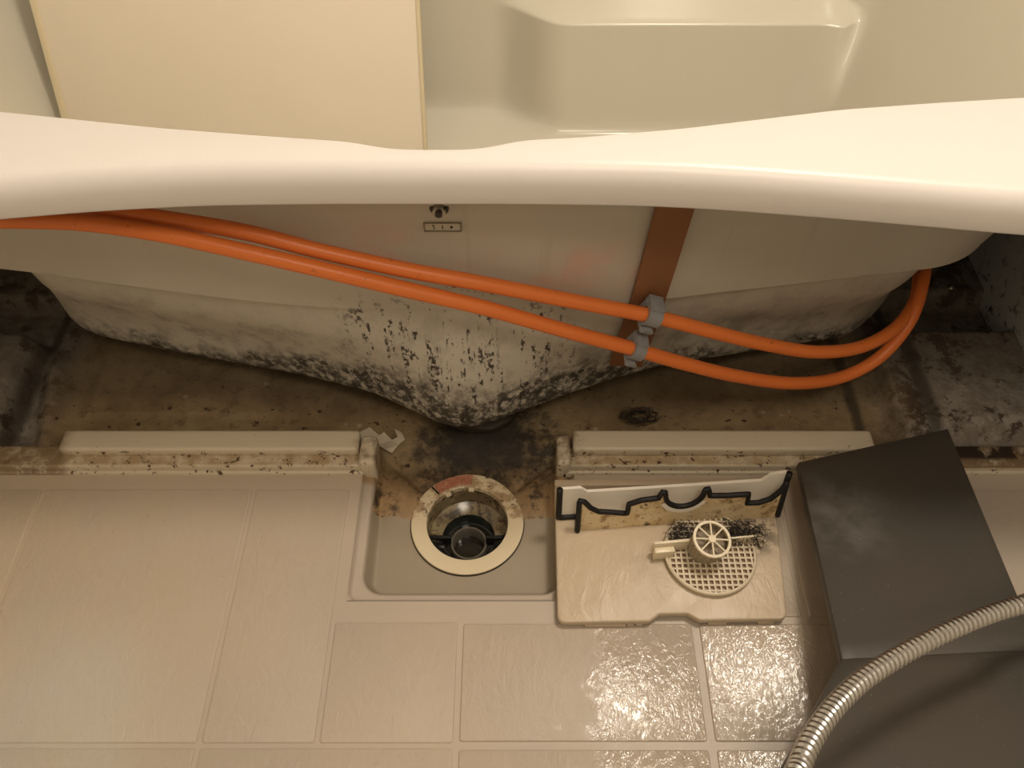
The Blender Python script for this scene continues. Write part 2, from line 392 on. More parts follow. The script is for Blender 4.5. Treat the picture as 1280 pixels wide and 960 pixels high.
# wash floor: flat resin base with raised stone-look tiles, an opening for the drain basin
FY = .5695                   # where the floor meets the curb
bm = bmesh.new()
RX0, RX1, RY0 = -.190, .078, .394
T = -.0016                   # joint level
for (a, b, c, d) in ((XL, RX0, YF, FY), (RX1, XR, YF, FY), (RX0, RX1, YF, RY0)):
    rbox(bm, a, b, c, d, -.06, T, 0)
floor = link('floor', bm, M_floor, smooth=False, kind='structure')
def tile(x0, x1, y0, y1):
    bm = bmesh.new(); g = .0042 if x0 > -.07 else .0026
    plate(bm, roundpoly([(x0+g, y0+g), (x1-g, y0+g), (x1-g, y1-g), (x0+g, y1-g)], .003, 3), T-.001, .0004 if x0 > -.07 else -.0003, .0012, 2)
    link('tile', bm, M_tile, floor, auto=50)
XS = [XL]+[-.8565, -.591, -.3255, -.059, .2075, .474]+[XR]
YS = [.2355-.2665*k for k in range(5)][::-1]
for i in range(len(XS)-1):
    for j in range(len(YS)-1): tile(XS[i], XS[i+1], YS[j], YS[j+1])
    tile(XS[i], XS[i+1], YF, YS[0])
for a, b in ((XL, -.8565), (-.8565, -.591), (-.591, -.3255), (-.3255, -.203)): tile(a, b, .2355, .545)
for a, b in ((-.203, -.059), (-.059, .2075), (.2075, .474), (.474, XR)): tile(a, b, .2355, .3706)
tile(.12, .334, .3706, .545); tile(.334, .474, .3706, .545); tile(.474, XR, .3706, .545)

# basin + channel + under-tub pan as one moulded surface
def nonuni(segs):
    out = []
    for a, b, n in segs: out += list(np.linspace(a, b, n, endpoint=False))
    return out+[segs[-1][1]]
xs = np.array(nonuni([(XL, -.20, 120), (-.20, .085, 150), (.085, XR, 120)]))
ys = np.array(nonuni([(RY0, .66, 130), (.66, .90, 60), (.90, YB, 30)]))
DC = (-.0565, .5105)         # drain centre
def sdrr(x, y, x0, x1, y0, y1, r):
    qx = np.abs(x-(x0+x1)/2)-(x1-x0)/2+r; qy = np.abs(y-(y0+y1)/2)-(y1-y0)/2+r
    return np.minimum(np.maximum(qx, qy), 0)+np.hypot(np.maximum(qx, 0), np.maximum(qy, 0))-r
def height(x, y):
    # recess: outer lip then basin
    d2 = sdrr(x, y, -.1775, .060, .405, .90, .026)
    d1 = sdrr(x, y, -.1905, .0785, .3935, .90, .012)
    rec = -.0075*sst(0, -.004, d1)-.024*sst(.002, -.011, d2)
    # swelling shoulders left and right of the pipe channel
    for sx, s in ((-.145, -1), (.033, 1)):
        rec = rec+.012*np.exp(-(((x-sx)/.026)**2+((y-.548)/.030)**2))
    for sx, s in ((-1, -1), (1, 1)):
        ax, ay, bx, by = -.056+s*.062, .560, -.056+s*.118, .615
        t = np.clip(((x-ax)*(bx-ax)+(y-ay)*(by-ay))/((bx-ax)**2+(by-ay)**2), 0, 1)
        d = np.hypot(x-ax-t*(bx-ax), y-ay-t*(by-ay)); rec = rec-.006*np.exp(-(d/.006)**2)
    pan = -.022+0*x
    pan = pan+.006*sst(.668, .672, y+.03*(x+.5)*0)*sst(-.60, -.58, x)*sst(-.33, -.36, x)
    pan = pan+.05*sst(-.665, -.69, x)*sst(.80, .775, y+.15*(x+.69))+.0*x      # block at far left
    pan = pan+.022*np.exp(-((x+.628+.25*(y-.66))/.016)**2)*sst(.80, .74, y)
    pan = pan+.035*sst(.50, .52, x)*sst(.80, .785, y)
    pan = pan+.012*sst(.545, .560, x)*sst(.79, .775, y)
    pan = pan+.03*sst(.86, .875, y)
    pan = pan+.010*sst(.465, .48, x)
    t = sst(.585, .635, y)
    h = rec*(1-t)+pan*t
    return h
Xg, Yg = np.meshgrid(xs, ys, indexing='ij'); Zg = height(Xg, Yg)
bm = bmesh.new(); VV = {}
def gv(i, j):
    if (i, j) not in VV: VV[i, j] = bm.verts.new((Xg[i, j], Yg[i, j], Zg[i, j]))
    return VV[i, j]
for i in range(len(xs)-1):
    for j in range(len(ys)-1):
        xm, ym = (xs[i]+xs[i+1])/2, (ys[j]+ys[j+1])/2
        if ym < .585 and not (RX0-.001 < xm < RX1+.001): continue
        if math.hypot(xm-DC[0], ym-DC[1]) < .058: continue
        bm.faces.new((gv(i, j), gv(i+1, j), gv(i+1, j+1), gv(i, j+1)))
pan = link('floor_pan', bm, M_pan, kind='structure')

# curbs either side of the gap
def curb(name, x0u, x1u, x0l, x1l, post, lug):
    bm = bmesh.new()
    rbox(bm, x0u, x1u, .5825, .6135, -.03, .030, .0045, 4)
    rbox(bm, x0l, x1l, .5675, .5990, -.03, .0145, .003, 3)
    rbox(bm, x0l, x1l, .5640, .5780, -.03, .0035, .0022, 3)
    rbox(bm, *post, .5640, .6080, -.03, .027, .006, 4)
    return link(name, bm, M_curb, kind='structure', auto=60)
curb('trim_1', -.576, -.1955, XL, -.185, (-.194, -.1725), 0)
curb('trim_2', .0775, .462, .064, XR, (.057, .0745), 0)

# ---------------------------------------------------------------- bathtub
def frontfn(pts, s=.012):
    X = np.linspace(-1.2, .9, 1400); Y = np.interp(X, [p[0] for p in pts], [p[1] for p in pts])
    k = int(s*3/(X[1]-X[0])); g = np.exp(-.5*(np.arange(-k, k+1)*(X[1]-X[0])/s)**2); g /= g.sum()
    Y = np.convolve(np.pad(Y, k, mode='edge'), g, mode='valid')
    return lambda x: float(np.interp(x, X, Y))
def loop(x0, x1, y0, y1, r, f, K=130, C=14, S=16):
    rf, rr, rb, rl = r if isinstance(r, tuple) else (r, r, r, r)   # corners: front-left, front-right, back-right, back-left
    pts = []
    for k in range(K): pts.append((x0+rf+(x1-rr-x0-rf)*k/K, y0))
    def arc(cx, cy, rad, a):
        for k in range(C): t = a+math.pi/2*k/C; pts.append((cx+rad*math.cos(t), cy+rad*math.sin(t)))
    arc(x1-rr, y0+rr, rr, -math.pi/2)
    for k in range(S): pts.append((x1, y0+rr+(y1-rb-y0-rr)*k/S))
    arc(x1-rb, y1-rb, rb, 0)
    for k in range(K): pts.append((x1-rb+(x0+rl-x1+rb)*k/K, y1))
    arc(x0+rl, y1-rl, rl, math.pi/2)
    for k in range(S): pts.append((x0, y1-rl+(y0+rf-y1+rl)*k/S))
    arc(x0+rf, y0+rf, rf, math.pi)
    ym = (y0+y1)/2; out = []
    for x, y in pts:
        w = max(0, min(1, (ym-y)/(ym-y0))); out.append((x, y+(f(x)-y0)*w))
    return out
TUBLOC = (-.1, 1.0, -.02)
tub = thing('bathtub', TUBLOC, 'white acrylic bathtub with its front apron removed, mouldy shell exposed', 'bathtub')
INNER = frontfn([(-1.1, .69), (-.70, .685), (-.46, .6575), (-.31, .633), (-.22, .622), (-.142, .6135), (-.108, .6035), (-.085, .602), (-.040, .602), (-.022, .6045), (.008, .6155), (.06, .6195), (.1487, .632), (.2971, .661), (.39, .672), (.471, .680), (.6, .688)], .009)
lowpx = [(-90, 284), (0, 275), (120, 265), (250, 258), (400, 256), (640, 256), (800, 258), (900, 263), (960, 268), (1040, 274), (1120, 281), (1280, 295), (1400, 303)]
OUTER = frontfn([(-1.1, P3(-90, 284, .431).y)]+[tuple(P3(a, b, .431)[:2]) for a, b in lowpx]+[(.75, P3(1400, 303, .431).y)], .02)
ix0, ix1, iy1 = -.87, .655, 1.375
OX0, OX1, OY1 = XL+.002, XR-.002, YB-.002
rows = []
def outer_loop(inset, z):
    return [(x, y, z) for x, y in loop(OX0+inset, OX1-inset, .56+inset, OY1-inset, .01, lambda x: OUTER(x)+inset)]
def inner_loop(off, z):      # off>0 widens the rim opening outward
    return [(x, y, z) for x, y in loop(ix0-off, ix1+off, .62-off, iy1+off, (.16, .16, .10, .10), lambda x: INNER(x)-off)]
for ins, z in ((.030, .445), (.0045, .434), (.0045, .4315), (.0010, .4308), (.0, .4325), (0, .450), (.0013, .457), (.0042, .4635), (.0085, .468), (.0125, .4697), (.0155, .470)):
    rows.append(outer_loop(ins, z))
for off, z in ((.0035, .470), (.0018, .4694), (.0005, .4675), (0, .464), (0, .452)):
    rows.append(inner_loop(off, z))
bm = bmesh.new(); grid(bm, rows, closed_v=True)
link('rim', bm, M_white, tub, recalc=True)
# outer shell, then the inner basin a wall's thickness inside it
FU = frontfn([(-1.1, .78), (-.574, .7063), (-.358, .6672), (-.25, .651), (-.172, .645), (.0544, .646), (.15, .657), (.24, .672), (.53, .716), (.7, .74)], .03)
FL = frontfn([(-.9, 1.02), (-.78, .95), (-.70, .875), (-.64, .79), (-.60, .733), (-.574, .7085), (-.358, .6672), (-.25, .651), (-.172, .645), (.0544, .646), (.15, .657), (.24, .672), (.48, .709), (.515, .735), (.54, .79), (.57, .87), (.62, .95), (.7, 1.0)], .012)
GB = frontfn([(-.9, 1.02), (-.70, .94), (-.655, .84), (-.628, .795), (-.585, .770), (-.4521, .7365), (-.2809, .6985), (-.1805, .6673), (-.125, .636), (-.095, .6185), (-.062, .6100), (-.03, .6185), (0, .6330), (.0635, .6607), (.13, .690), (.2071, .7152), (.401, .7554), (.4704, .7657), (.53, .82), (.60, .92), (.7, 1.0)], .014)
def S(x, z):
    if z > .2216: return FU(x)-.012*max(0, 1-(.445-z)/.22)-.045*float(sst(.37, .44, z))
    t = float(sst(.235, .06, z)); return FL(x)*(1-t)+GB(x)*t+.0075*(1-float(sst(.217, .15, z)))
bm = bmesh.new(); rows = []
def uloop(z):
    t = (.445-z)/.22
    return loop(-.90+.05*t, .68-.095*t, .62, 1.40-.01*t, (.12, .10, .12, .12), lambda x: S(x, max(z, .2217)))
for z in list(np.linspace(.445, .36, 8))+list(np.linspace(.345, .225, 8)): rows.append([(x, y, z) for x, y in uloop(z)])
def lower(z, ins):
    t = float(sst(.235, .06, z))
    return [(x, y, z) for x, y in loop(-.840+ins, .60-ins, .62, 1.385-.02*t-ins, (.05, .05, .12, .12), lambda x: S(x, min(z, .2216))+ins)]
rows.append([(x, y, .2215) for (x, y, _) in rows[-1]])
rows.append(lower(.219, -.003)); rows.append(lower(.217, 0))
for z in np.linspace(.205, .055, 14): rows.append(lower(z, 0))
for z, ins in ((.041, .001), (.031, .004), (.024, .010), (.020, .020), (.018, .035)): rows.append(lower(z, ins))
V = grid(bm, rows, closed_v=True); bm.faces.new(V[-1])
link('outer_shell', bm, M_shell, tub, auto=50)
bm = bmesh.new(); rows = []
def infront(x, z):
    t = min(1, (.452-z)/.05); return INNER(x)*(1-t)+(max(S(x, z), INNER(x))+.016)*t
zs = list(np.linspace(.452, .40, 6))+list(np.linspace(.385, .26, 8))+list(np.linspace(.238, .204, 22))+list(np.linspace(.195, .055, 12))
for z in zs:
    q = .452-z; L = []
    for x, y in loop(ix0+q*.28, ix1-q*.36, .62, iy1-q*.15, (.16, .16, .10-q*.10, .10+q*.2), lambda x: infront(x, z)):
        if y > 1.05:      # moulded bench along the far side
            y -= .062*float(sst(-.03, .09, x)*sst(.575, .525, x)*sst(.231, .211, z))
        L.append((x, y, z))
    rows.append(L)
cxy = (-.12, .99)
for k, (q, z) in enumerate(((.985, .041), (.965, .033), (.93, .029), (.5, .027), (.02, .027))):
    rows.append([(cxy[0]+(x-cxy[0])*q, cxy[1]+(y-cxy[1])*q, z) for x, y, _ in rows[len(zs)-1]])
V = grid(bm, rows, closed_v=True); bm.faces.new(V[-1])
link('inner_basin', bm, M_inner, tub)
# drain boot under the tub front and hidden support feet
bm = bmesh.new()
lathe(bm, [(.001, -.004), (.062, -.004), (.0665, .002), (.0660, .010), (.060, .015), (.063, .020), (.058, .026), (.001, .026)], (-.046, .7045, -.016), 72)
for v in bm.verts:
    a = math.atan2(v.co.y-.7045, v.co.x+.046); q = 1+.018*math.sin(5*a+1)+.012*math.sin(13*a)+.008*random.uniform(-1, 1)
    v.co.x = -.046+(v.co.x+.046)*q; v.co.y = .7045+(v.co.y-.7045)*q
link('drain_boot', bm, M_grime, tub, label='black grimy collar under the lowest point of the tub', auto=40)
for fx, fy in ((-.5, .95), (.4, .95), (-.5, 1.2), (.4, 1.2)):
    bm = bmesh.new(); lathe(bm, [(.001, -.012 if fy < .87 else .006), (.03, -.0 if fy < .87 else .006), (.03, .02), (.001, .03)], (fx, fy, 0), 20)
    link('foot', bm, M_rubber, tub)
# bolt with nut under the rim
bp = PY(549, 259, .636); by = S(bp.x, bp.z)+.001
bolt = bpy.data.objects.new('bolt', None); COL.objects.link(bolt); bolt.parent = tub; bolt.location = Vector((bp.x, by, bp.z))-Vector(TUBLOC)
def ycyl(bm, c, r, y0, y1, seg=24):
    a = [bm.verts.new((c.x+r*math.cos(2*math.pi*k/seg), y0, c.z+r*math.sin(2*math.pi*k/seg))) for k in range(seg)]
    b = [bm.verts.new((v.co.x, y1, v.co.z)) for v in a]
    for k in range(seg): bm.faces.new((a[k], a[(k+1) % seg], b[(k+1) % seg], b[k]))
    bm.faces.new(a); bm.faces.new(b)
bm = bmesh.new(); ycyl(bm, bp, .0095, by+.004, by-.003, 28); link('washer', bm, M_darkmetal, bolt, auto=40)
bm = bmesh.new(); ycyl(bm, bp, .0070, by-.002, by-.010, 6); link('nut', bm, M_steel, bolt, smooth=False)
bm = bmesh.new(); ycyl(bm, bp, .0036, by-.009, by-.013, 16); link('threaded_end', bm, M_darkmetal, bolt, auto=40)
# moulded number plate: raised frame, three marks
lp = PY(553.5, 281, .640); ly = S(lp.x, lp.z)-.0005
lab = bpy.data.objects.new('moulded_plate', None); COL.objects.link(lab); lab.parent = tub; lab.location = Vector((lp.x, ly, lp.z))-Vector(TUBLOC)
W, Hh = .0190, .0058
bm = bmesh.new(); rbox(bm, lp.x-W, lp.x+W, ly-.0015, ly+.006, lp.z-Hh, lp.z+Hh, .0006, 2); link('plate', bm, M_labelplate, lab)
bm = bmesh.new()
for (a, b, c, d) in ((-W, W, Hh-.0012, Hh), (-W, W, -Hh, -Hh+.0012), (-W, -W+.0012, -Hh, Hh), (W-.0012, W, -Hh, Hh)):
    rbox(bm, lp.x+a, lp.x+b, ly-.0026, ly-.001, lp.z+c, lp.z+d, .0002, 1)
link('plate_border', bm, M_strap if 0 else simple('plate_border', (.24, .2, .14), .6), lab)
bm = bmesh.new()
rbox(bm, lp.x-.0090, lp.x-.0082, ly-.0022, ly-.001, lp.z-.0026, lp.z+.0026, 0); rbox(bm, lp.x-.0104, lp.x-.0082, ly-.0022, ly-.001, lp.z+.0018, lp.z+.0026, 0)
rbox(bm, lp.x-.0005, lp.x+.0005, ly-.0022, ly-.001, lp.z-.0022, lp.z+.0022, 0)
ycyl(bm, Vector((lp.x+.0088, 0, lp.z)), .0015, ly-.0022, ly-.001, 12)
link('marks', bm, M_ink, lab, smooth=False)

# brown strip running down the shell, lying on its surface
shell_y = S
def on_shell(px, py, lift):
    y = .66
    for _ in range(30):
        p = PY(px, py, y); y = .5*y+.5*(shell_y(p.x, p.z)-lift)
    return PY(px, py, y)
TL, TR = on_shell(818, 262, .006), on_shell(866, 262, .006)
bm = bmesh.new(); rows = []
edge = [((828, 240), (878, 240)), ((820, 262), (868, 262)), ((802, 330), (845, 335)), ((789, 378), (831, 378)), ((776, 415), (819, 415)), ((762, 457), (802, 459))]
top, bot = [], []
for a, b in edge:
    A = on_shell(*a, .010); B = on_shell(*b, .010)
    top.append([A, A*.66+B*.34, A*.34+B*.66, B])
front = [[p.copy() for p in r] for r in top]; back = [[p+Vector((0, .006, 0)) for p in r] for r in top]
ringrows = [fr+bk[::-1] for fr, bk in zip(front, back)]
V = grid(bm, ringrows, closed_v=True); bm.faces.new(V[0]); bm.faces.new(V[-1])
link('mounting_strip', bm, M_strap, label='flat brown strip fixed down the mouldy tub shell behind the grey clips', cat='strip', auto=40)

# ---------------------------------------------------------------- orange pipes
R_P = .0083
def pipe(spec, name, label):
    pts = spline([PY(*p) for p in spec], 14); bm = bmesh.new(); tube(bm, resample(pts, .006), R_P, 18)
    link(name, bm, M_orange, label=label, cat='pipe', group='orange water pipes'); return pts
pu = pipe([(-60, 232, .660), (60, 252, .640), (170, 268, .628), (300, 289, .622), (400, 314, .618), (503, 336.5, .616), (606, 355, .617), (709, 375, .622), (795, 391, .628), (820, 396, .630), (900, 417, .640), (960, 431, .650), (1020, 440, .665), (1075, 434, .690), (1118, 411, .720), (1143, 378, .760), (1149, 345, .80), (1150, 315, .86), (1146, 285, .92)],
     'orange_pipe', 'upper of two orange water pipes crossing the tub shell, held by the upper grey clip')
pd = pipe([(-60, 276, .615), (0, 275, .615), (100, 278, .612), (200, 292, .606), (300, 313.5, .602), (400, 336.5, .600), (503, 361, .600), (606, 385, .602), (709, 414, .608), (795, 437, .616), (850, 453, .624), (920, 470, .636), (990, 479, .652), (1050, 472, .680), (1100, 446, .705), (1138, 400, .735), (1154, 350, .780), (1156, 315, .84), (1152, 285, .90)],
     'orange_pipe', 'lower of two orange water pipes, sagging furthest down in front of the shell')
# grey saddle clips
def clip(px, py, y, label, s=1.0, pts=None):
    c = PY(px, py, y); q = min(range(1, len(pts)-1), key=lambda i: abs(pts[i].x-c.x)); c = pts[q].copy()
    t = (pts[q+1]-pts[q-1]).normalized(); upv = Vector((0, -.12, 1)); n = t.cross(upv).normalized()   # towards +y
    if n.y < 0: n = -n
    u = n.cross(t); u = u if u.z > 0 else -u
    Mx = Matrix((( t.x, n.x, u.x, c.x), (t.y, n.y, u.y, c.y), (t.z, n.z, u.z, c.z), (0, 0, 0, 1)))
    root = thing('pipe_clip', c, label, 'clip', 'grey pipe clips')
    wdt = .0080*s; bm = bmesh.new()
    # C-shaped body around the pipe, corners square at the back
    ro = R_P+.0042; ri = R_P+.0006; outl = []; inn = []
    def ring(rad, sq):
        L = []
        for k in range(33):
            a = math.radians(-160+320*k/32); x = -math.cos(a)*rad; z = math.sin(a)*rad    # open side at +n
            L.append((x, z))
        return L
    A, B = ring(ro, 0), ring(ri, 0)
    P = []
    for sx in (-wdt, wdt): P.append([(sx, a, b) for a, b in A]+[(sx, a, b) for a, b in B[::-1]])
    V = grid(bm, P, closed_v=True)
    for r in V:
        for k in range(32): bm.faces.new((r[k], r[k+1], r[65-k-1], r[65-k]))
    bmesh.ops.transform(bm, matrix=Mx, verts=bm.verts); link('clip_loop', bm, M_clip, root, auto=35)
    bm = bmesh.new()
    rbox(bm, -wdt, wdt, -.004, .017, ro-.0008, ro+.003, .0006, 2, Mx); link('latch_arm', bm, M_clip, root, auto=35)
    bm = bmesh.new(); rbox(bm, -wdt*.95, wdt*.95, -.0145, .0, -ro-.0032, -ro+.0012, .0007, 2, Mx)
    rbox(bm, -wdt*.6, wdt*.6, -.0145, -.009, -ro-.001, -ro+.0035, .0005, 2, Mx); link('latch_lip', bm, M_clip, root, auto=35)
    bm = bmesh.new(); rbox(bm, -wdt, wdt, .0095, .017, -ro, ro, .0006, 2, Mx); link('clip_base', bm, M_clip, root, auto=35)
    for dx in (-.0045, .0):
        bm = bmesh.new(); rbox(bm, dx-.0009-.003, dx+.0009-.003, .001, .015, ro-.006, ro+.0004, .0003, 1, Mx); link('rib', bm, M_clip, root, auto=35)
clip(814, 393, .629, 'upper grey plastic clip holding the upper orange pipe on the brown strip', 1.1, pu)
clip(796, 438, .617, 'lower grey plastic clip holding the lower orange pipe near the strip end', .92, pd)

# ---------------------------------------------------------------- tub lid panel
def lid():
    root = thing('bath_lid', (-.44, 1.20, .05), 'cream flat bath lid panel leaning inside the tub at the back left', 'bath lid')
    y0, z0, y1, z1 = 1.180, .031, 1.366, .515
    d = Vector((0, y1-y0, z1-z0)).normalized(); n = Vector((0, -d.z, d.y)); L = math.hypot(y1-y0, z1-z0)
    def Mx(x): return Matrix(((1, 0, 0, x), (0, n.y, d.y, y0), (0, n.z, d.z, z0), (0, 0, 0, 1)))
    bm = bmesh.new(); rbox(bm, -.7335, -.1485, -.002, .013, 0, L, .0015, 2, Mx(0)); link('panel', bm, M_lid, root, auto=40)
    for x0, x1 in ((-.7440, -.7330), (-.1490, -.1430)):
        bm = bmesh.new(); rbox(bm, x0, x1, -.003, .0145, 0, L, .0012, 2, Mx(0)); link('edge_trim', bm, M_lidedge, root, auto=40)
lid()

# ---------------------------------------------------------------- floor drain
dr = thing('floor_drain', (DC[0], DC[1], -.0315), 'round open floor drain with stained ivory ring, its cover and strainer taken out', 'drain')
ZB = -.0300
bm = bmesh.new()
lathe(bm, [(.0721, -.003), (.0723, .0008), (.0715, .0012), (.0712, -.001)], (DC[0], DC[1], ZB), 96)
link('gasket', bm, M_grime, dr, label='thin dark sealing ring around the ivory flange')
bm = bmesh.new()
V = lathe(bm, [(.0712, -.004), (.0712, .0018), (.0704, .0026), (.0530, .0026), (.0516, .0018), (.0508, -.004), (.0508, -.022), (.054, -.022)], (DC[0], DC[1], ZB), 96)
link('flange_ring', bm, M_ring, dr, auto=35)
def arc_strip(name, mat, r0, r1, a0, a1, z, th=.0006, label=None):
    bm = bmesh.new(); a0, a1 = math.radians(a0), math.radians(a1)
    P = [[Vector((DC[0]+r*math.cos(a0+(a1-a0)*k/24), DC[1]+r*math.sin(a0+(a1-a0)*k/24), z+dz)) for k in range(25)] for r, dz in ((r0, 0), (r0, th), (r1, th), (r1, 0))]
    V = grid(bm, P, closed_u=True); link(name, bm, mat, dr, label=label, smooth=False)
arc_strip('label_strip', M_sticker, .0555, .0695, 89, 131, ZB+.0025, label='faded red sticker on the upper left of the ring')
arc_strip('label_end', M_rubber, .0550, .0700, 132, 134, ZB+.0025)
arc_strip('label_end', M_sticker, .0550, .0700, 86, 88, ZB+.0025)
bm = bmesh.new()
lathe(bm, [(.0505, -.004), (.0500, -.032), (.0370, -.038), (.0345, -.040)], (DC[0], DC[1], ZB), 80)
link('well_wall', bm, M_well, dr, auto=50)
bm = bmesh.new()
lathe(bm, [(.0345, -.040), (.0335, -.072)], (DC[0], DC[1]+.001, ZB), 64); link('trap_cup', bm, M_teal, dr)
bm = bmesh.new(); lathe(bm, [(.0335, -.066), (.0001, -.066)], (DC[0], DC[1], ZB), 48); link('standing_water', bm, M_water, dr)
bm = bmesh.new(); lathe(bm, [(.0235, -.070), (.0240, -.047), (.0232, -.0455), (.0215, -.0455), (.0205, -.047), (.0200, -.070)], (DC[0], DC[1]-.004, ZB), 64)
link('inner_pipe', bm, M_pipegrey, dr, auto=50)
for s in (-1, 1):
    bm = bmesh.new(); a, b = sorted((DC[0]+s*.0225, DC[0]+s*.0495)); rbox(bm, a, b, DC[1]-.0055, DC[1]-.0010, ZB-.050, ZB-.030, .0008, 2)
    link('cross_bar', bm, M_rubber, dr, auto=40)
for a0, a1 in ((118, 126), (82, 90)):
    arc_strip('lug', M_ivory, .0465, .0515, a0, a1, ZB-.002, .003)

# ---------------------------------------------------------------- drain cover lying on the floor
def cover():
    root = thing('drain_cover', (.185, .45, 0), 'beige square drain cover lying on the floor right of the open drain', 'drain cover')
    bl, brr, tr, tl = (.051, .3620), (.3085, .3665), (.3275, .5455), (.0530, .5430)
    def e(u, v): return ((bl[0]*(1-u)+brr[0]*u)*(1-v)+(tl[0]*(1-u)+tr[0]*u)*v, (bl[1]*(1-u)+brr[1]*u)*(1-v)+(tl[1]*(1-u)+tr[1]*u)*v)
    poly = [e(0, 0), e(.40, 0), e(.435, .035), e(.445, .046), e(.57, .046), e(.58, .035), e(.62, 0), e(1, 0), e(1, 1), e(0, 1)]
    rp = roundpoly(poly, [.010, .004, .004, .004, .004, .004, .004, .010, .006, .004], 5)
    bm = bmesh.new(); plate(bm, rp, .0065, .0140, .0022, 3); link('top_plate', bm, M_cover, root, auto=60)
    cxy = Vector((.187, .455)); inset = [tuple(cxy+(Vector(p)-cxy)*.978) for p in rp]
    bm = bmesh.new(); plate(bm, inset, .0006, .0068, 0); link('skirt', bm, M_coverside, root, smooth=False)
    for u0, u1 in ((.12, .30), (.305, .335), (.345, .375), (.66, .74), (.88, .95)):
        a, b = e(u0, 0), e(u1, 0); bm = bmesh.new(); rbox(bm, a[0], b[0], a[1]-.0008, a[1]+.006, .0006, .0062, .0006, 1); link('tab', bm, M_cover, root, auto=40)
    a = e(0, 1); bm = bmesh.new()
    b = e(1, 1); ang = math.atan2(b[1]-a[1], b[0]-a[0])
    rbox(bm, 0, .273, -.009, 0, .010, .0225, .0015, 2, Matrix.Translation((a[0], a[1], 0))@Matrix.Rotation(ang, 4, 'Z')); link('rear_lip', bm, M_cover, root, auto=40)
cover()

# ---------------------------------------------------------------- apron seal frame (white trough with black rubber)
def seal():
    base = P3(722, 663, .0145); end = P3(970, 646, .0145); L = (end-base).length; ang = math.atan2(end.y-base.y, end.x-base.x)
    root = thing('drain_seal_gate', (base.x+L/2, base.y, .0145), 'white plastic drain gate with wavy black rubber seal, lying across the beige cover', 'drain part')
    S = L/.250
    Mx = Matrix.Translation(base)@Matrix.Rotation(ang, 4, 'Z')@Matrix.Rotation(math.radians(-8), 4, 'X')
    prof = [(0, .056), (.006, .053), (.014, .041), (.024, .033), (.04, .030), (.057, .026), (.060, .026), (.0605, .043), (.075, .049), (.096, .051), (.099, .062), (.1025, .061)]
    for k in range(13):
        a = math.pi-math.pi*k/12; prof.append((.127+.0235*math.cos(a), .056-.024*math.sin(a)))
    prof += [(.1515, .061), (.155, .062), (.158, .049), (.18, .047), (.2065, .047), (.207, .030), (.222, .029), (.236, .035), (.246, .050), (.250, .063)]
    prof = [(x*S, z) for x, z in prof]
    def wallp(bm, pr, y0, y1, zb):
        P = [[Vector((x, y0, zb)) for x, z in pr], [Vector((x, y0, z)) for x, z in pr], [Vector((x, y1, z)) for x, z in pr], [Vector((x, y1, zb)) for x, z in pr]]
        V = grid(bm, P, closed_u=True)
        for j in (0, -1): bm.faces.new([r[j] for r in V])
        bmesh.ops.transform(bm, matrix=Mx, verts=bm.verts)
    bm = bmesh.new(); wallp(bm, prof, 0, .0035, .0); link('front_plate', bm, M_sealdirty, root, smooth=False, label='brown-stained front wall')
    # white liner visible behind the notches
    bm = bmesh.new(); rbox(bm, -.0005, L+.0005, .0035, .019, 0, .010, .0008, 1, Mx); link('trough_floor', bm, M_seal_white, root, auto=40)
    bp_ = [(-.020, .056), (.004, .056), (.012, .048), (.12*S, .047), (.228*S, .047), (.238*S, .058), (L+.007, .060)]
    bm = bmesh.new(); wallp(bm, bp_, .019, .023, .004); link('back_plate', bm, M_seal_white, root, smooth=False)
    # crescent liner in the round notch
    bm = bmesh.new(); P = []
    for rr in (.0225, .0300):
        P.append([Vector(((.127+rr*math.cos(math.pi-math.pi*k/16)*1.0)*S, -.001, .053-rr*math.sin(math.pi*k/16)*(1.0))) for k in range(2, 15)])
    Q = [[p+Vector((0, .003, 0)) for p in r] for r in P]
    grid(bm, [P[0], P[1], Q[1], Q[0]], closed_u=True); bmesh.ops.transform(bm, matrix=Mx, verts=bm.verts); link('notch_liner', bm, M_seal_white, root, smooth=False)
    # rubber bead along the wavy edge and down the ends
    bm = bmesh.new(); pts = [Vector((-.0005, -.001, .0))]+[Vector((x, .0012, z)) for x, z in prof]+[Vector((L+.0008, -.001, .004))]
    outp = []
    for a, b in zip(pts, pts[1:]):
        n = max(1, int((b-a).length/.003)); outp += [a+(b-a)*k/n for k in range(n)]
    outp.append(pts[-1]); outp = [Mx@p for p in outp]; tube(bm, outp, .0034, 8); link('rubber_seal', bm, M_rubber, root)
    for pl in (((-.021, .058), (-.021, .004), (.0, .004)), ((L+.002, .006), (L+.009, .006), (L+.009, .060))):
        pts = [Vector((x, .018, z)) for x, z in pl]; o = []
        for a, b in zip(pts, pts[1:]): o += [a+(b-a)*k/6 for k in range(6)]
        o.append(pts[-1]); bm = bmesh.new(); tube(bm, [Mx@p for p in o], .0038, 8); link('end_seal', bm, M_rubber, root)
seal()

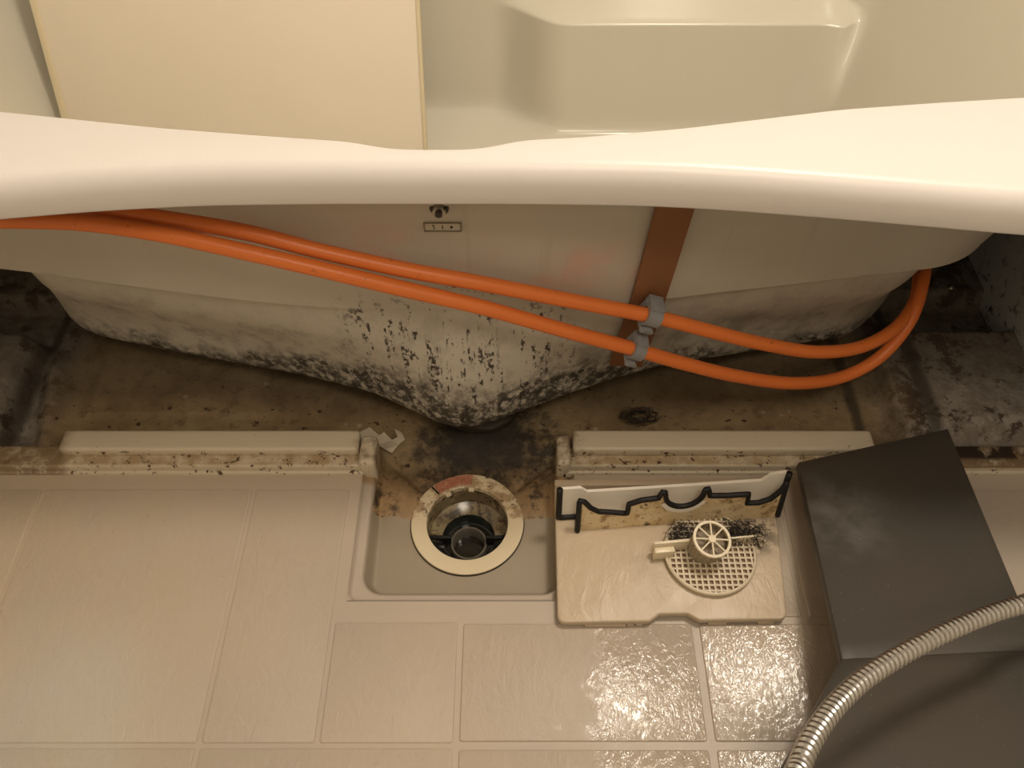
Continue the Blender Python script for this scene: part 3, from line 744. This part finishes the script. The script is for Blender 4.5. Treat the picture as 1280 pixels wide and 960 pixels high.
# ---------------------------------------------------------------- hair catcher
def catcher():
    c = P3(887, 691, .0190); R = .0530
    root = thing('hair_catcher', (c.x, c.y, .0145), 'round ivory strainer with spoked drum and handle, clogged with hair, on the cover', 'strainer')
    bm = bmesh.new(); lathe(bm, [(R-.0022, -.003), (R, -.003), (R+.0012, .001), (R, .003), (R-.0022, .003), (R-.0022, -.003)], c, 72); link('outer_ring', bm, M_catch, root, auto=60)
    bm = bmesh.new(); sp = .0068
    for k in range(-7, 8):
        o = k*sp; h = math.sqrt(max(0, (R-.002)**2-o*o))
        if h < .004: continue
        rbox(bm, c.x+o-.0011, c.x+o+.0011, c.y-h, c.y+h, c.z-.0012, c.z+.0010, 0); rbox(bm, c.x-h, c.x+h, c.y+o-.0011, c.y+o+.0011, c.z-.0011, c.z+.0011, 0)
    link('mesh_lattice', bm, M_catch, root, smooth=False)
    bm = bmesh.new(); lathe(bm, [(.001, 0), (R-.003, 0)], (c.x, c.y, c.z-.0028), 40); link('grime_disc', bm, simple('drain_grime', (.30, .19, .10), .5, var=.5, vs=90), root, smooth=False)
    t = P3(890, 674, .056); ax = Vector((.10, -.13, 1)).normalized()*.038; b = t-ax; hgt = ax.length; q = ax.to_track_quat('Z', 'Y').to_matrix().to_4x4()
    Mx = Matrix.Translation(b)@q; r1, r0 = .0212, .0175
    bm = bmesh.new(); P = []
    for kk in range(9):
        f = kk/8; P.append([(( r0+(r1-r0)*f)*(1+.05*math.sin(18*a))*math.cos(a), (r0+(r1-r0)*f)*(1+.05*math.sin(18*a))*math.sin(a), f*hgt) for a in np.linspace(0, 2*math.pi, 144, endpoint=False)])
    grid(bm, P, closed_v=True); bmesh.ops.transform(bm, matrix=Mx, verts=bm.verts); link('drum', bm, M_grimeplastic, root)
    bm = bmesh.new(); lathe(bm, [(r1-.0022, hgt-.002), (r1-.0022, hgt+.0012), (r1+.0008, hgt+.0012), (r1+.0008, hgt-.002), (r1-.0022, hgt-.002)], (0, 0, 0), 48); bmesh.ops.transform(bm, matrix=Mx, verts=bm.verts); link('wheel_rim', bm, M_ivory, root, auto=40)
    for k in range(8):
        bm = bmesh.new(); rbox(bm, .002, r1-.001, -.0009, .0009, hgt-.0012, hgt+.0010, .0003, 1, Mx@Matrix.Rotation(math.pi/4*k+.12, 4, 'Z')); link('spoke', bm, M_ivory, root, smooth=False)
    bm = bmesh.new(); lathe(bm, [(.0001, hgt+.0024), (.0044, hgt+.0024), (.0048, hgt-.002), (.0001, hgt-.002)], (0, 0, 0), 24); bmesh.ops.transform(bm, matrix=Mx, verts=bm.verts); link('hub', bm, M_ivory, root, auto=40)
    bm = bmesh.new(); lathe(bm, [(.0001, hgt-.012), (r1*.93, hgt-.012)], (0, 0, 0), 32); bmesh.ops.transform(bm, matrix=Mx, verts=bm.verts); link('drum_floor', bm, simple('drum_inside', (.25, .19, .12), .6, var=.4, vs=150), root, smooth=False)
    # arm across with a grip at the left end
    a = P3(816, 683, .034); e = P3(945, 671, .030); d = e-a; ang = math.atan2(d.y, d.x); L = d.length
    Ma = Matrix.Translation(a)@Matrix.Rotation(ang, 4, 'Z')@Matrix.Rotation(-math.atan2(d.z, d.xy.length), 4, 'Y')
    bm = bmesh.new(); rbox(bm, 0, L*.42, -.0015, .0022, -.014, .008, .0010, 2, Ma); link('arm', bm, M_ivory, root, auto=40); bm = bmesh.new(); rbox(bm, L*.72, L, -.001, .0015, -.010, .003, .0008, 2, Ma); link('arm', bm, M_ivory, root, auto=40)
    bm = bmesh.new(); rbox(bm, .001, .025, -.009, -.001, -.018, .000, .0015, 2, Ma); link('grip', bm, M_ivory, root, auto=40)
    # hair
    bm = bmesh.new(); rnd = random.Random(3)
    for k in range(170):
        u = rnd.random(); p = P3(838+30*rnd.random() if u < .3 else 908+42*rnd.random(), 656+18*rnd.random(), .024+.010*rnd.random())
        pts = [p]; an = rnd.uniform(0, 6.28)
        for j in range(5):
            an += rnd.uniform(-1, 1); pts.append(pts[-1]+Vector((math.cos(an)*.0032, math.sin(an)*.0026, rnd.uniform(-.0018, .0012))))
        for q_ in pts: q_.z = max(q_.z, .0155)
        tube(bm, spline(pts, 3), .0004, 3, False)
    link('hair', bm, M_hair, root, kind='stuff', label='dark wet hair caught in the strainer')
    bm = bmesh.new()
    for k in range(40):
        p = P3(912+44*rnd.random(), 660+22*rnd.random(), .018); s = rnd.uniform(.0012, .0032)
        rbox(bm, -s, s, -s*.7, s*.7, -s*.5, s*.6, s*.3, 1, Matrix.Translation(p)@Matrix.Rotation(rnd.random()*3, 4, 'Z'))
    link('sludge', bm, simple('sludge', (.33, .26, .18), .35, var=.5, vs=200), root, kind='stuff')
catcher()

# ---------------------------------------------------------------- grey board
def board():
    root = thing('grey_board', (.45, .35, .0), 'dark grey folded board lying over the curb and floor at the right', 'board')
    tl, tr = P3(998, 578, .050), P3(1185, 536, .050)
    cl, cr = P3(1053, 824, .105), P3(1300, 812, .105)
    bl, brr = P3(938, 1030, .148), P3(1420, 1000, .148)
    brr.x = min(brr.x, XR-.004); cr.x = min(cr.x, .57)
    up = Vector((0, 0, 1)); th = .013
    def slab(name, A, B, C_, D_, nu=14, nv=14, label=None):
        bm = bmesh.new(); T_, Bt = [], []
        for i in range(nu+1):
            u = i/nu; r = []
            for j in range(nv+1):
                v = j/nv; r.append((A*(1-u)+B*u)*(1-v)+(D_*(1-u)+C_*u)*v)
            T_.append(r)
        V = grid(bm, T_); r = bmesh.ops.extrude_face_region(bm, geom=bm.faces[:])
        for g in r['geom']:
            if isinstance(g, bmesh.types.BMVert): g.co.z -= th
        bmesh.ops.recalc_face_normals(bm, faces=bm.faces)
        es = [e for e in bm.edges if e.calc_face_angle(0) > 1.0]
        bmesh.ops.bevel(bm, geom=es, offset=.0007, segments=2, profile=.5, affect='EDGES')
        return link(name, bm, M_board, root, auto=35, label=label)
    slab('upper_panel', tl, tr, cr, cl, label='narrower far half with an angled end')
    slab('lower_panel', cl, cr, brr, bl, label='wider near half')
    # down-turned flange at the near edge carries it on the floor
    bm = bmesh.new(); f = [bl, brr, Vector((brr.x, brr.y, .0005)), Vector((bl.x, bl.y, .0005))]
    P = [[f[0], f[1]], [f[3], f[2]]]; Q = [[p-Vector((0, .012, 0)) for p in r] for r in P]
    grid(bm, [P[0], P[1], Q[1], Q[0]], closed_u=True); link('support_flange', bm, M_board, root, smooth=False)
board()

# ---------------------------------------------------------------- shower hose
def hose():
    root = thing('shower_hose', (.70, .42, .14), 'shiny corrugated steel shower hose arching over the grey board, lower right', 'hose')
    spec = [(1238, 768, .232), (1186, 789, .246), (1130, 817, .262), (1085, 845, .278), (1055, 871, .292), (1034, 895, .306), (1015, 923, .320), (999, 958, .334), (985, 1010, .345)]
    first = P3(1282, 754, .220); pts = [Vector((XR-.004, first.y+.035, .165)), Vector((XR-.035, first.y+.035, .172)), P3(1335, 737, .20), first]+[P3(*p) for p in spec]
    e = pts[-1]; pts += [e+Vector((-.03, -.10, -.02)), e+Vector((-.06, -.22, -.15)), Vector((e.x-.10, e.y-.30, .02)), Vector((e.x-.22, e.y-.42, .0095))]
    pitch = .0060; path = resample(spline(pts, 24), pitch/8)
    def rad(i):
        f = (i % 8)/8
        return .0079 if f < .5 else (.0062 if .6 < f < .9 else .0071)
    bm = bmesh.new(); tube(bm, path, rad, 20); link('corrugated_tube', bm, M_chrome, root, auto=25)
    bm = bmesh.new(); lathe(bm, [(.0001, .022), (.011, .022), (.012, .018), (.012, .004), (.026, .003), (.027, 0), (.0001, 0)], (0, 0, 0), 32)
    bmesh.ops.transform(bm, matrix=Matrix.Translation(pts[0]+Vector((.004, 0, 0)))@Matrix.Rotation(-math.pi/2, 4, 'Y'), verts=bm.verts); link('wall_elbow', bm, M_chrome, root, auto=40)
hose()

# ---------------------------------------------------------------- small dirt
def clump(px, py, rpx, n, label, seed, flat=.5):
    rnd = random.Random(seed); bm = bmesh.new(); c = P3(px, py, -.012)
    for k in range(n):
        an = rnd.uniform(0, 6.28); rr = rpx/1000*(.35+.65*rnd.random()); pts = []
        for j in range(9):
            a = an+j*.45; pts.append(c+Vector((math.cos(a)*rr*(1+.2*rnd.uniform(-1, 1)), math.sin(a)*rr*flat*(1+.2*rnd.uniform(-1, 1)), .004+.010*rnd.random())))
        tube(bm, spline(pts, 3), .0004, 3, False)
    link('hair_clump', bm, M_hair, kind='stuff', label=label, cat='hair')
clump(800, 524, 26, 30, 'tangle of black hair on the brown pan just behind the right curb', 5)
bm = bmesh.new()
def flake(px0, poly, z):
    vs = [P3(a, b, z+random.uniform(-.001, .003)) for a, b in poly]; f = bm.faces.new([bm.verts.new(v) for v in vs])
flake(0, [(448, 556), (450, 540), (462, 534), (474, 544), (480, 540), (490, 550), (497, 546), (493, 536), (502, 541), (506, 549), (498, 556), (490, 566), (482, 562), (472, 556), (460, 552)], -.012)
bmesh.ops.triangulate(bm, faces=bm.faces[:]); r = bmesh.ops.extrude_face_region(bm, geom=bm.faces[:])
for g in r['geom']:
    if isinstance(g, bmesh.types.BMVert): g.co.z -= .0012
link('peeled_flake', bm, M_flake, smooth=False, label='torn pale flake of peeled coating beside the left curb end, left of the drain gap', cat='flake')
# screw head in the pan at far right
sp_ = P3(1197, 362, .012); bm = bmesh.new(); lathe(bm, [(.0001, .005), (.004, .004), (.006, .001), (.006, -.006)], (sp_.x-.012, sp_.y, .016), 20)
link('screw', bm, M_steel, label='small screw head in the pan at the far right beside the blue-grey wall', cat='screw')
